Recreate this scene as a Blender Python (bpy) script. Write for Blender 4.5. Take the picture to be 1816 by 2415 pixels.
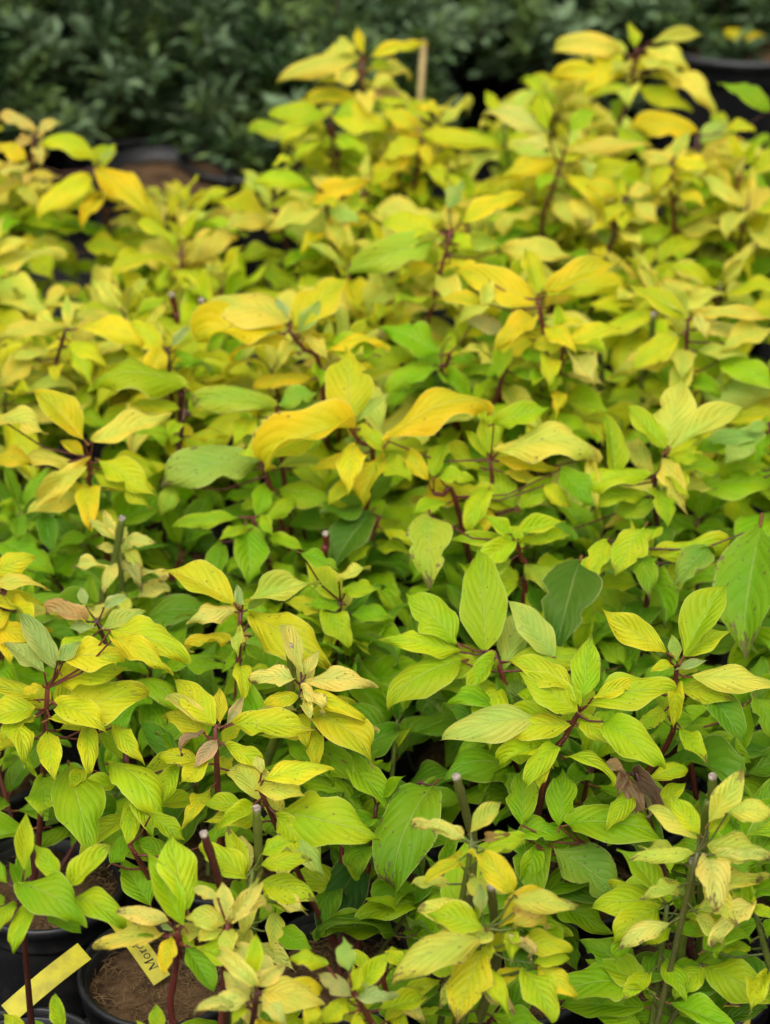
import bpy, bmesh, math, random
from mathutils import Vector, Matrix, noise
random.seed(7)
for o in list(bpy.data.objects): bpy.data.objects.remove(o)
SC = bpy.context.scene
COL = SC.collection
# ------------------------------------------------------------------ camera
W, H = 1816.0, 2415.0
CAMH, PITCH, VF = 1.55, math.radians(30), math.radians(26)
TY = math.tan(VF/2); TX = TY*W/H
cd = bpy.data.cameras.new('camera'); cam = bpy.data.objects.new('camera', cd); COL.objects.link(cam)
cam.location = (0, 0, CAMH); cam.rotation_euler = (math.radians(90)-PITCH, 0, 0)
cd.sensor_fit = 'VERTICAL'; cd.sensor_height = 24; cd.sensor_width = 24
cd.lens = 12/TY; cd.clip_start = 0.05; cd.clip_end = 300
cd.dof.use_dof = True; cd.dof.focus_distance = 1.98; cd.dof.aperture_fstop = 3.1
SC.camera = cam
CP = Vector((0, 0, CAMH)); RX = Vector((1, 0, 0))
FW = Vector((0, math.cos(PITCH), -math.sin(PITCH))); UP = Vector((0, math.sin(PITCH), math.cos(PITCH)))
def ray(nx, ny): return FW + RX*((nx-W/2)/(W/2)*TX) + UP*((H/2-ny)/(H/2)*TY)
def at_z(nx, ny, z): d = ray(nx, ny); return CP + d*((z-CAMH)/d.z)
def at_y(nx, ny, y): d = ray(nx, ny); return CP + d*(y/d.y)
def at_d(nx, ny, t): return CP + ray(nx, ny)*t
def depth(p): return (p-CP).dot(FW)
def px(p):
    q = p-CP; t = q.dot(FW); return (W/2+q.dot(RX)/t/TX*W/2, H/2-q.dot(UP)/t/TY*H/2)
# ------------------------------------------------------------------ overcast light
wd = bpy.data.worlds.new('World'); SC.world = wd; wd.use_nodes = True
nt = wd.node_tree; nt.nodes.clear()
sky = nt.nodes.new('ShaderNodeTexSky'); sky.sky_type = 'NISHITA'; sky.sun_disc = False
sky.sun_elevation = math.radians(58); sky.sun_rotation = math.radians(205); sky.dust_density = 6; sky.air_density = 1.0
hs = nt.nodes.new('ShaderNodeHueSaturation'); hs.inputs['Saturation'].default_value = 0.12
bg = nt.nodes.new('ShaderNodeBackground'); bg.inputs['Strength'].default_value = 0.15
wo = nt.nodes.new('ShaderNodeOutputWorld')
nt.links.new(sky.outputs[0], hs.inputs['Color']); nt.links.new(hs.outputs[0], bg.inputs['Color']); nt.links.new(bg.outputs[0], wo.inputs['Surface'])
sd = bpy.data.lights.new('sun', 'SUN'); sd.energy = 1.4; sd.angle = math.radians(40); sd.color = (1, .96, .9)
sun = bpy.data.objects.new('sun', sd); COL.objects.link(sun); sun.location = (0, 0, 6)
sun.rotation_euler = (math.radians(32), 0, math.radians(205-180))
SC.view_settings.view_transform = 'Standard'; SC.view_settings.look = 'None'
SC.view_settings.gamma = 1; SC.view_settings.use_curve_mapping = False
SC.view_settings.exposure = 0.18
SC.render.engine = 'CYCLES'; SC.cycles.max_bounces = 5; SC.cycles.diffuse_bounces = 3; SC.cycles.transmission_bounces = 3; SC.cycles.glossy_bounces = 2; SC.cycles.use_adaptive_sampling = True; SC.cycles.adaptive_threshold = .03; SC.cycles.adaptive_min_samples = 24
try: SC.cycles.use_denoising = True
except Exception: pass
# ------------------------------------------------------------------ node helpers
class NT:
    def __init__(s, name):
        s.m = bpy.data.materials.new(name); s.m.use_nodes = True; s.t = s.m.node_tree; s.t.nodes.clear()
        s.out = s.t.nodes.new('ShaderNodeOutputMaterial')
    def n(s, t, **k):
        o = s.t.nodes.new('ShaderNode'+t)
        for a, v in k.items(): setattr(o, a, v)
        return o
    def put(s, sock, v):
        if v is None: return
        if hasattr(v, 'is_linked') or isinstance(v, bpy.types.NodeSocket): s.t.links.new(v, sock)
        else: sock.default_value = v
    def math(s, op, a, b=None, c=None, clamp=False):
        o = s.n('Math', operation=op); o.use_clamp = clamp
        s.put(o.inputs[0], a)
        if b is not None: s.put(o.inputs[1], b)
        if c is not None: s.put(o.inputs[2], c)
        return o.outputs[0]
    def step(s, x, lo, hi):
        o = s.n('MapRange', interpolation_type='SMOOTHSTEP'); s.put(o.inputs['Value'], x)
        s.put(o.inputs['From Min'], lo); s.put(o.inputs['From Max'], hi); return o.outputs[0]
    def mix(s, f, a, b, mode='MIX'):
        o = s.n('MixRGB', blend_type=mode); s.put(o.inputs[0], f); s.put(o.inputs[1], a); s.put(o.inputs[2], b); return o.outputs[0]
    def noise(s, vec, scale, detail=3, rough=.55):
        o = s.n('TexNoise'); s.put(o.inputs['Vector'], vec); o.inputs['Scale'].default_value = scale
        o.inputs['Detail'].default_value = detail; o.inputs['Roughness'].default_value = rough; return o.outputs['Fac']
    def vadd(s, a, b):
        o = s.n('VectorMath', operation='ADD'); s.put(o.inputs[0], a); s.put(o.inputs[1], b); return o.outputs[0]
    def vmul(s, a, b):
        o = s.n('VectorMath', operation='MULTIPLY'); s.put(o.inputs[0], a); s.put(o.inputs[1], b); return o.outputs[0]
    def comb(s, x, y, z):
        o = s.n('CombineXYZ'); s.put(o.inputs[0], x); s.put(o.inputs[1], y); s.put(o.inputs[2], z); return o.outputs[0]
    def bump(s, h, strength, dist, nrm=None):
        o = s.n('Bump'); s.put(o.inputs['Height'], h); o.inputs['Strength'].default_value = strength; o.inputs['Distance'].default_value = dist
        if nrm is not None: s.put(o.inputs['Normal'], nrm)
        return o.outputs[0]
    def pbr(s, col, rough=.5, spec=.5, nrm=None):
        o = s.n('BsdfPrincipled'); s.put(o.inputs['Base Color'], col); s.put(o.inputs['Roughness'], rough)
        s.put(o.inputs['Specular IOR Level'], spec)
        if nrm is not None: s.put(o.inputs['Normal'], nrm)
        return o
    def done(s, sh): s.t.links.new(sh, s.out.inputs['Surface']); return s.m

def leaf_material():
    k = NT('leaf_blade')
    oi = k.n('ObjectInfo'); uv = k.n('UVMap'); sep = k.n('SeparateXYZ'); k.t.links.new(uv.outputs[0], sep.inputs[0])
    u, v = sep.outputs[0], sep.outputs[1]
    rnd = oi.outputs['Random']; dmg = oi.outputs['Alpha']
    off = k.comb(k.math('MULTIPLY', rnd, 37.0), k.math('MULTIPLY', rnd, 91.0), k.math('MULTIPLY', rnd, 53.0))
    us = k.math('MULTIPLY', k.math('SUBTRACT', u, .5), 2.0); au = k.math('ABSOLUTE', us)
    lp = k.vadd(k.comb(k.math('MULTIPLY', u, .55), v, 0.0), off)
    col = oi.outputs['Color']
    # slow variegation: yellower towards margins and in patches, greener along the midrib
    n1 = k.noise(lp, 2.2, 1); n2 = k.noise(lp, 8, 3, .62); n3 = k.noise(lp, 48, 1)
    var = k.math('ADD', k.math('MULTIPLY', k.math('SUBTRACT', n1, .5), 1.5), k.math('MULTIPLY', k.math('SUBTRACT', au, .45), .35))
    warm = k.mix(1.0, col, (1.15, 1.02, .9, 1), 'MULTIPLY'); cool = k.mix(1.0, col, (.78, .97, .9, 1), 'MULTIPLY')
    col = k.mix(k.step(var, -.45, .5), cool, warm)
    col = k.mix(k.step(n2, .3, .75), col, k.mix(1.0, col, (1.07, 1.06, 1.2, 1), 'MULTIPLY'))
    col = k.mix(k.math('MULTIPLY', k.step(n3, .45, .75), .18), col, k.mix(1.0, col, (.8, .86, .7, 1), 'MULTIPLY'))
    # arcuate veins
    wob = k.math('MULTIPLY', k.math('SUBTRACT', n1, .5), .12)
    ph = k.math('ADD', k.math('SUBTRACT', v, k.math('MULTIPLY', k.math('POWER', au, 1.15), .40)), wob)
    fr = k.math('PINGPONG', k.math('MULTIPLY', k.math('ADD', ph, .42), 7.0), .5)        # 0 at a vein, .5 between
    vein = k.math('SUBTRACT', 1.0, k.step(fr, .0, .09))
    fade = k.math('MULTIPLY', k.step(v, .02, .1), k.math('SUBTRACT', 1.0, k.step(au, .72, .98)))
    vein = k.math('MULTIPLY', vein, fade)
    mid = k.math('SUBTRACT', 1.0, k.step(au, .015, .06))
    vv = k.math('MAXIMUM', vein, mid)
    col = k.mix(k.math('MULTIPLY', vein, .22), col, k.mix(1.0, col, (.62, .74, .5, 1), 'MULTIPLY'))
    col = k.mix(k.math('MULTIPLY', mid, .55), col, k.mix(.35, col, (.72, .70, .25, 1)))
    # thin pale margin
    col = k.mix(k.math('MULTIPLY', k.step(au, .95, .995), .4), col, (.80, .74, .30, 1))
    # specks and blotches
    def specks(scale, lo, hi, dens):
        vo = k.n('TexVoronoi'); k.put(vo.inputs['Vector'], lp); vo.inputs['Scale'].default_value = scale
        cs = k.n('SeparateColor'); k.t.links.new(vo.outputs['Color'], cs.inputs[0])
        gate = k.math('LESS_THAN', cs.outputs[0], dens)
        rad = k.math('ADD', k.math('MULTIPLY', k.math('POWER', cs.outputs[1], 1.5), hi*1.3), .13)
        return k.math('MULTIPLY', k.math('SUBTRACT', 1.0, k.step(k.math('ADD', vo.outputs['Distance'], k.math('MULTIPLY', k.math('SUBTRACT', n3, .5), .16)), lo, rad)), gate)
    s1 = specks(20, .05, .30, k.math('ADD', k.math('MULTIPLY', dmg, .60), .015))
    s2 = specks(11, .05, .28, k.math('MULTIPLY', k.math('SUBTRACT', dmg, .3), .32))
    edge = k.math('ADD', k.math('MULTIPLY', k.math('SUBTRACT', n2, .5), 1.6), k.math('MAXIMUM', k.math('MULTIPLY', k.math('SUBTRACT', v, .56), 1.6), k.math('MULTIPLY', k.math('SUBTRACT', au, .65), 1.2)))
    burn = k.math('MULTIPLY', k.step(edge, .44, .52), k.step(dmg, .25, .5))
    dead = k.math('MAXIMUM', k.math('MULTIPLY', k.math('MAXIMUM', s1, s2), .85), k.math('MULTIPLY', burn, .8))
    browncol = k.mix(n3, (.045, .018, .012, 1), (.20, .105, .06, 1))
    col = k.mix(dead, col, browncol)
    # petiole
    pet = k.math('LESS_THAN', v, 0.0)
    col = k.mix(pet, col, k.mix(n2, (.30, .22, .05, 1), (.28, .06, .04, 1)))
    # underside paler and greyer
    geo = k.n('NewGeometry')
    under = k.mix(.32, col, (.62, .67, .32, 1))
    colf = k.mix(geo.outputs['Backfacing'], col, under)
    quilt = k.math('MULTIPLY', k.math('POWER', k.math('MULTIPLY', fr, 2.0), .6), fade)
    hgt = k.math('ADD', k.math('SUBTRACT', quilt, k.math('MULTIPLY', mid, .9)), k.math('MULTIPLY', n3, .25))
    nb = k.bump(hgt, .65, .0012)
    p = k.pbr(colf, k.math('ADD', .42, k.math('MULTIPLY', n2, .2)), .22, nb)
    tr = k.n('BsdfTranslucent'); k.put(tr.inputs['Color'], k.mix(1.0, col, (1.05, 1.02, .5, 1), 'MULTIPLY')); k.put(tr.inputs['Normal'], nb)
    mx = k.n('MixShader'); k.put(mx.inputs[0], k.math('SUBTRACT', .42, k.math('MULTIPLY', dead, .3)))
    k.t.links.new(p.outputs[0], mx.inputs[1]); k.t.links.new(tr.outputs[0], mx.inputs[2])
    return k.done(mx.outputs[0])
def stem_material():
    k = NT('stem_bark'); oi = k.n('ObjectInfo'); tc = k.n('TexCoord')
    n1 = k.noise(tc.outputs['Object'], 35, 3); n2 = k.noise(tc.outputs['Object'], 420, 2)
    c = k.mix(k.step(n1, .35, .7), oi.outputs['Color'], k.mix(1.0, oi.outputs['Color'], (.62, .7, .8, 1), 'MULTIPLY'))
    c = k.mix(k.math('MULTIPLY', k.step(n2, .66, .74), .5), c, (.45, .32, .22, 1))
    return k.done(k.pbr(c, .42, .4, k.bump(n1, .3, .001)).outputs[0])
def plain(name, a, b, scale, rough=.6, spec=.4, bstr=.3, bdist=.001, coord='Object', detail=4):
    k = NT(name); tc = k.n('TexCoord'); n1 = k.noise(tc.outputs[coord], scale, detail, .6)
    c = k.mix(k.step(n1, .3, .7), a, b)
    return k.done(k.pbr(c, rough, spec, k.bump(n1, bstr, bdist)).outputs[0])
def pot_material():
    k = NT('black_pot_plastic'); tc = k.n('TexCoord')
    n1 = k.noise(tc.outputs['Object'], 18, 4, .65); n2 = k.noise(tc.outputs['Object'], 160, 3)
    c = k.mix(k.step(n1, .48, .75), (.010, .010, .011, 1), (.035, .033, .030, 1))
    c = k.mix(k.math('MULTIPLY', k.step(n2, .66, .74), .35), c, (.12, .10, .08, 1))
    return k.done(k.pbr(c, k.math('ADD', .30, k.math('MULTIPLY', n1, .25)), .5, k.bump(n2, .12, .001)).outputs[0])
def soil_material():
    k = NT('peat_soil'); tc = k.n('TexCoord'); co = tc.outputs['Object']
    n1 = k.noise(co, 28, 5, .7); n2 = k.noise(co, 150, 4, .7); n3 = k.noise(k.vmul(co, (1, 1, 1)), 60, 2)
    c = k.mix(k.step(n1, .3, .72), (.030, .018, .010, 1), (.15, .085, .040, 1))
    c = k.mix(k.math('MULTIPLY', k.step(n2, .5, .7), .5), c, (.22, .14, .07, 1))
    h = k.math('ADD', n1, k.math('MULTIPLY', n2, .6))
    return k.done(k.pbr(c, .95, .1, k.bump(h, .9, .006)).outputs[0])
def ground_material():
    k = NT('weed_fabric_ground'); tc = k.n('TexCoord'); co = tc.outputs['Object']
    w1 = k.n('TexWave', wave_type='BANDS', bands_direction='X'); k.put(w1.inputs['Vector'], co); w1.inputs['Scale'].default_value = 160
    w2 = k.n('TexWave', wave_type='BANDS', bands_direction='Y'); k.put(w2.inputs['Vector'], co); w2.inputs['Scale'].default_value = 160
    n1 = k.noise(co, 5, 5, .7); n2 = k.noise(co, 90, 4, .7)
    c = k.mix(k.step(n1, .5, .75), (.012, .012, .013, 1), (.05, .038, .026, 1))
    c = k.mix(k.math('MULTIPLY', k.step(n2, .62, .72), .5), c, (.10, .075, .05, 1))
    h = k.math('ADD', k.math('MULTIPLY', w1.outputs['Fac'], w2.outputs['Fac']), n2)
    return k.done(k.pbr(c, .8, .25, k.bump(h, .4, .002)).outputs[0])
def shrub_leaf_material():
    k = NT('shrub_foliage'); tc = k.n('TexCoord'); oi = k.n('ObjectInfo'); at = k.n('Attribute'); at.attribute_name = 'tone'
    n1 = k.noise(k.vadd(tc.outputs['Object'], k.comb(k.math('MULTIPLY', oi.outputs['Random'], 9.0), 0.0, 0.0)), 9, 3)
    c = k.mix(at.outputs['Fac'], (.020, .062, .012, 1), (.20, .29, .14, 1))
    c = k.mix(k.math('MULTIPLY', k.step(n1, .5, .6), .75), c, (.12, .19, .03, 1))
    p = k.pbr(c, .5, .35); tr = k.n('BsdfTranslucent'); k.put(tr.inputs['Color'], c)
    mx = k.n('MixShader'); mx.inputs[0].default_value = .25
    k.t.links.new(p.outputs[0], mx.inputs[1]); k.t.links.new(tr.outputs[0], mx.inputs[2])
    return k.done(mx.outputs[0])
M = dict(leaf=leaf_material(), stem=stem_material(), pot=pot_material(), soil=soil_material(), ground=ground_material(), shrub=shrub_leaf_material(),
         cut=plain('cut_wood', (.46, .41, .32, 1), (.16, .11, .08, 1), 300, .8, .2),
         fibre=plain('coir_fibre', (.34, .22, .10, 1), (.13, .08, .04, 1), 25, .9, .1),
         label=plain('yellow_label_plastic', (.50, .44, .006, 1), (.33, .28, .012, 1), 60, .45, .4, .08, .0005, 'Object', 8),
         ink=plain('black_print', (.012, .012, .012, 1), (.03, .03, .02, 1), 90, .6, .2),
         grass=plain('grass_blade', (.22, .30, .03, 1), (.32, .34, .05, 1), 60, .5, .3),
         cane=plain('bamboo_cane', (.50, .38, .16, 1), (.32, .22, .09, 1), 40, .6, .3),
         twig=plain('brown_twig', (.06, .04, .025, 1), (.12, .07, .04, 1), 60, .8, .2))
# ------------------------------------------------------------------ object helpers
def mesh_obj(name, verts, faces, mat, parent=None, smooth=True, loc=None):
    me = bpy.data.meshes.new(name); me.from_pydata(verts, [], faces); me.materials.append(M[mat])
    if smooth: me.polygons.foreach_set('use_smooth', [True]*len(me.polygons))
    me.update(); o = bpy.data.objects.new(name, me); COL.objects.link(o); o.parent = parent
    if loc is not None: o.location = loc
    return o
def link(name, me, parent):
    o = bpy.data.objects.new(name, me); COL.objects.link(o); o.parent = parent; return o
def tag(o, label, cat, group=None):
    o['label'] = label; o['category'] = cat
    if group: o['group'] = group
    return o
def empty(name, loc):
    o = bpy.data.objects.new(name, None); COL.objects.link(o); o.location = loc; o.empty_display_size = .05; return o
def lathe(prof, n=40):
    V, F = [], []
    for r, z in prof:
        for i in range(n): a = 2*math.pi*i/n; V.append((r*math.cos(a), r*math.sin(a), z))
    for j in range(len(prof)-1):
        for i in range(n):
            k = (i+1) % n; F.append((j*n+i, j*n+k, (j+1)*n+k, (j+1)*n+i))
    return V, F
def tube(V, F, pts, rads, n=7, cap=True):
    b0 = len(V); m = len(pts); prev = None
    for i, p in enumerate(pts):
        d = (pts[min(i+1, m-1)]-pts[max(i-1, 0)]).normalized()
        a = prev if prev is not None else (Vector((1, 0, 0)) if abs(d.x) < .9 else Vector((0, 1, 0)))
        s = (a-d*a.dot(d)).normalized(); prev = s; t = d.cross(s)
        for k in range(n):
            an = 2*math.pi*k/n; V.append(tuple(p+(s*math.cos(an)+t*math.sin(an))*rads[i]))
    for i in range(m-1):
        for k in range(n):
            q = (k+1) % n; F.append((b0+i*n+k, b0+i*n+q, b0+(i+1)*n+q, b0+(i+1)*n+k))
    if cap: F.append(tuple(b0+(m-1)*n+k for k in range(n)))
# ------------------------------------------------------------------ leaf shapes
WT = [(0, .03), (.04, .18), (.1, .42), (.2, .74), (.31, .95), (.40, 1.0), (.50, .97), (.60, .86), (.70, .68), (.79, .47), (.86, .29), (.92, .155), (.96, .08), (1, .004)]
def wprof(v, sh=0.0):
    v = min(1, max(0, v)); v = v**(1+sh)
    for (a, x), (b, y) in zip(WT, WT[1:]):
        if v <= b: t = (v-a)/(b-a); return x+(y-x)*t
    return .004
def make_leaf(name, arch, droop, fold, curl, wave, twist, seed, side=0.0, crumple=0.0, sh=0.0):
    """unit blade: base at the origin, tip at (0,1,0), widest 1 across x; arch lifts the middle, fold is a V along the midrib"""
    rg = random.Random(seed); R_, C_ = 18, 8
    ys = [i/R_ for i in range(R_+1)]
    ang = [arch*(0.5-y)*2 - droop*max(0, y-.55)**1.5*6 + rg.uniform(-.03, .03) for y in ys]
    P = [Vector((0, 0, 0))]
    for i in range(R_): P.append(P[-1]+Vector((0, math.cos(ang[i]), math.sin(ang[i])))/R_)
    e = P[-1]; L = e.length; th = math.atan2(e.z, e.y); rot = Matrix.Rotation(-th, 3, 'X')
    P = [(rot @ p)/L for p in P]
    T = [(P[min(i+1, R_)]-P[max(i-1, 0)]).normalized() for i in range(R_+1)]
    f1, f2, p1, p2, p3, p4 = rg.uniform(8, 13), rg.uniform(8, 13), rg.uniform(0, 6), rg.uniform(0, 6), rg.uniform(0, 6), rg.uniform(0, 6)
    bites = [(rg.uniform(.35, .92), rg.choice((-1, 1)), rg.uniform(.15, .5), rg.uniform(.03, .07)) for _ in range(rg.choice((0, 0, 1, 1, 2)))]
    V, F, UV = [], [], []
    for i, y in enumerate(ys):
        wl = wprof(y, sh)*.5; t = T[i]; nrm = Vector((1, 0, 0)).cross(t).normalized()
        tw = twist*(y-.3)
        for j in range(C_+1):
            s = (j/C_-.5)*2; a = abs(s)
            edge = 1+.05*math.sin(y*17+p3+(0 if s > 0 else 2.1))*a
            for by_, bs, ba, bw in bites:
                if s*bs > 0: edge -= ba*a*math.exp(-((y-by_)/bw)**2)
            x = s*wl*edge
            up = fold*a*wl*(1.0-.25*y) - curl*a*a*wl
            up += wave*a*a*math.sin((f1 if s > 0 else f2)*y+(p1 if s > 0 else p2))*.12
            cx = math.cos(math.atan(fold)*.9)
            p = P[i] + Vector((1, 0, 0))*(x*cx*math.cos(tw)+side*y*y*.25*(1-y)*2) + nrm*(up+x*math.sin(tw))
            if crumple:
                q = noise.noise_vector(Vector((x*5+seed, y*5, seed*.3))); p += q*crumple
            V.append(tuple(p)); UV.append((j/C_, y))
    for i in range(R_):
        for j in range(C_):
            a = i*(C_+1)+j; F.append((a, a+1, a+C_+2, a+C_+1))
    b = len(V); d0 = -T[0]; up0 = Vector((1, 0, 0)).cross(T[0])
    for l_, r in ((-.01, .016), (.11, .020)):
        c = P[0]+d0*l_+Vector((0, 0, -.02*l_))
        for k in range(4):
            an = math.pi/2*k; V.append(tuple(c+(Vector((1, 0, 0))*math.cos(an)*1.6+up0*math.sin(an))*r)); UV.append((.5, -.5))
    for k in range(4): q = (k+1) % 4; F.append((b+k, b+q, b+4+q, b+4+k))
    me = bpy.data.meshes.new(name); me.from_pydata(V, [], F); me.materials.append(M['leaf'])
    ul = me.uv_layers.new(name='UVMap'); li = [0]*len(me.loops); me.loops.foreach_get('vertex_index', li)
    ul.data.foreach_set('uv', [c for i in li for c in UV[i]])
    me.polygons.foreach_set('use_smooth', [True]*len(me.polygons)); me.update(); return me
LV = {}
def fam(key, n, fn):
    LV[key] = [fn(i) for i in range(n)]
rv = random.Random(11); U = rv.uniform
fam('f', 8, lambda i: make_leaf('leaf', U(.15, .5), U(.05, .4), U(.20, .5), U(.0, .35), U(.3, .9), U(-.5, .5), 10+i, U(-.6, .6), .012, U(-.10, .15)))
fam('a', 10, lambda i: make_leaf('leaf', U(.5, .95), U(.2, .7), U(.20, .5), U(.1, .5), U(.3, .9), U(-.5, .5), 40+i, U(-.7, .7), .012, U(-.10, .15)))
fam('u', 8, lambda i: make_leaf('leaf', U(-.25, .2), U(.2, .6), U(.40, .85), U(.0, .3), U(.3, .8), U(-.4, .4), 70+i, U(-.6, .6), .012, U(-.05, .2)))
fam('d', 8, lambda i: make_leaf('leaf', U(.7, 1.1), U(.6, 1.2), U(.25, .6), U(.2, .6), U(.4, 1.0), U(-.6, .6), 90+i, U(-.9, .9), .015, U(-.08, .12)))
fam('w', 8, lambda i: make_leaf('leaf', U(.3, .8), U(.3, .9), U(.4, .8), U(.0, .4), U(1.0, 1.8), U(-.9, .9), 120+i, U(-1, 1), .04, U(-.05, .15)))
fam('c', 4, lambda i: make_leaf('leaf', U(.6, 1.2), U(.5, 1.0), U(.5, .9), U(-.2, .5), U(1.2, 2.0), U(-1.2, 1.2), 140+i, U(-1, 1), .14))
PAL = dict(Y=(.74, .645, .020), O=(.79, .595, .014), P=(.77, .70, .15), L=(.49, .60, .012), G=(.27, .47, .006), D=(.135, .28, .010),
           K=(.045, .13, .014), S=(.47, .56, .18), B=(.62, .38, .20), N=(.16, .095, .06), Q=(.34, .45, .06), T=(.66, .42, .10))
def colour(code, rg):
    dm = 0.16; cs = []
    for ch in code:
        if ch.isdigit(): dm = int(ch)*.2+.1
        else: cs.append(PAL[ch])
    c = [sum(x)/len(cs) for x in zip(*cs)]
    g = rg.uniform(.90, 1.10); h = rg.uniform(-.06, .06)
    return (min(.9, c[0]*g*(1+h)), min(.9, c[1]*g*(1-h*.4)), c[2]*g, min(1, dm*rg.uniform(.6, 1.3)))
RG = random.Random(3)
def put_leaf(stem, org, base, tip, width, nrm, code, var, rg=RG, roll=0):
    y = tip-base; L = max(.004, y.length); y = y/L
    x = y.cross(nrm)
    if x.length < .05: x = y.cross(Vector((0, -1, .2)))
    x.normalize()
    if roll: x = Matrix.Rotation(math.radians(roll), 3, y) @ x
    z = x.cross(y)
    me = rg.choice(LV[var]); o = bpy.data.objects.new('leaf', me); COL.objects.link(o); o.parent = stem
    flip = 1
    o.location = base-org; o.rotation_mode = 'QUATERNION'
    o.rotation_quaternion = Matrix((x, y, z)).transposed().to_quaternion()
    o.scale = (width*flip, L, L*.5+width*.5); o.color = colour(code, rg); return o
# ------------------------------------------------------------------ ground
g = mesh_obj('ground', [(-60, -20, 0), (60, -20, 0), (60, 120, 0), (-60, 120, 0)], [(0, 1, 2, 3)], 'ground', smooth=False); g['kind'] = 'structure'
# ------------------------------------------------------------------ pots
def pot_meshes(r, h, name):
    bV, bF = lathe([(.001, .004), (r*.74, .004), (r*.76, .0), (r*.80, .012), (r*.915, h-.030), (r*.925, h-.026), (r*.925, h-.004), (r*.88, h-.006), (r*.875, h-.035), (r*.86, h-.05)])
    rV, rF = lathe([(r*.93, h-.027), (r*.955, h-.030), (r*.965, h-.026), (r*.975, h-.008), (r*1.0, h-.007), (r*1.005, h-.002), (r*.995, h+.002), (r*.955, h+.003), (r*.93, h+.001), (r*.915, h-.008), (r*.90, h-.020)])
    out = []
    for nm, V, F in (('pot', bV, bF), ('pot_rim', rV, rF)):
        me = bpy.data.meshes.new(nm); me.from_pydata(V, [], F); me.materials.append(M['pot']); me.polygons.foreach_set('use_smooth', [True]*len(me.polygons)); me.update(); out.append(me)
    # soil: an uneven disc that dips to the wall
    V, F = [(0, 0, h-.012)], []
    n, rings = 28, 7
    for q in range(1, rings+1):
        rr = r*.885*q/rings
        for i in range(n):
            a = 2*math.pi*i/n; x, y = rr*math.cos(a), rr*math.sin(a)
            V.append((x, y, h-.014-.008*(q/rings)**3+.007*noise.noise(Vector((x*38+r*90, y*38, 1.3)))))
    for i in range(n): F.append((0, 1+i, 1+(i+1) % n))
    for q in range(rings-1):
        for i in range(n):
            k = (i+1) % n; F.append((1+q*n+i, 1+(q+1)*n+i, 1+(q+1)*n+k, 1+q*n+k))
    me = bpy.data.meshes.new('soil'); me.from_pydata(V, [], F); me.materials.append(M['soil']); me.polygons.foreach_set('use_smooth', [True]*len(me.polygons)); me.update(); out.append(me)
    return out
PH, PR = .135, .080
POT = pot_meshes(PR, PH, 's')
def fibre_mesh(seed, r, h):
    rg = random.Random(seed); V, F = [], []
    for _ in range(420):
        a = rg.uniform(0, 6.28); rr = r*.86*math.sqrt(rg.random()); p = Vector((rr*math.cos(a), rr*math.sin(a), h-.014+rg.uniform(-.002, .003)))
        b = rg.uniform(0, 6.28); l = rg.uniform(.006, .024); pts = [p]
        for s in range(3):
            b += rg.uniform(-.9, .9); q = pts[-1]+Vector((math.cos(b), math.sin(b), rg.uniform(-.25, .3)))*l/3
            if math.hypot(q.x, q.y) > r*.87: break
            pts.append(q)
        if len(pts) > 2: tube(V, F, pts, [.00035]*len(pts), 3, False)
    me = bpy.data.meshes.new('coir_fibres'); me.from_pydata(V, [], F); me.materials.append(M['fibre']); me.update(); return me
FIB = [fibre_mesh(i, PR, PH) for i in range(2)]
# ------------------------------------------------------------------ dogwood plants
ROWS = [(1.42, [(-.325, 1.46), (-.135, 1.39), .045, .215, .375]),
        (1.59, [(-.209, 1.59), -.035, .125, .285, .44]),
        (1.74, [(-.335, 1.72), (-.165, 1.765), (.0, 1.725), .175, .345]),
        (1.93, [-.42, -.25, -.08, .095, .265, .435]),
        (2.13, [-.46, -.27, -.075, .12, .31, .50]),
        (2.36, [-.49, -.275, -.055, .165, .375, .58]),
        (2.60, [-.50, -.27, -.035, .20, .42, .64]),
        (2.84, [-.56, -.32, -.06, .19, .44, .67]),
        (3.02, [-.62, .0, .25, .50, .72]),
        (3.28, [-.06, .33, .56, .79])]
ORD = ['leftmost', 'second from left', 'third from left', 'fourth from left', 'fifth from left', 'rightmost']
PL = []
for ri, (ry, xs) in enumerate(ROWS):
    for ci, e in enumerate(xs):
        x, y = e if isinstance(e, tuple) else (e+random.uniform(-.012, .012), ry+random.uniform(-.015, .015))
        o = empty('potted_dogwood', (x, y, 0)); o['group'] = 'golden dogwoods in black pots'; o['category'] = 'potted shrub'
        p = link('pot', POT[0], o); rm = link('rim', POT[1], p); so = link('soil', POT[2], o)
        so.rotation_euler.z = random.uniform(0, 6); 
        if y < 1.85:
            fb = link('coir_fibres', FIB[(ri+ci) % 2], so); fb['kind'] = 'stuff'
        PL.append(dict(o=o, x=x, y=y, row=ri, col=ci, n=len(xs), shoots=0))
def nearest(p):
    return min(PL, key=lambda q: (q['x']-p.x)**2+(q['y']-p.y-.02)**2*1.0+.0006*q['shoots'])
REDS = [(.12, .022, .016), (.085, .022, .015), (.15, .036, .022)]; GREENS = [(.14, .17, .025), (.10, .10, .02), (.12, .15, .02)]
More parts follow.
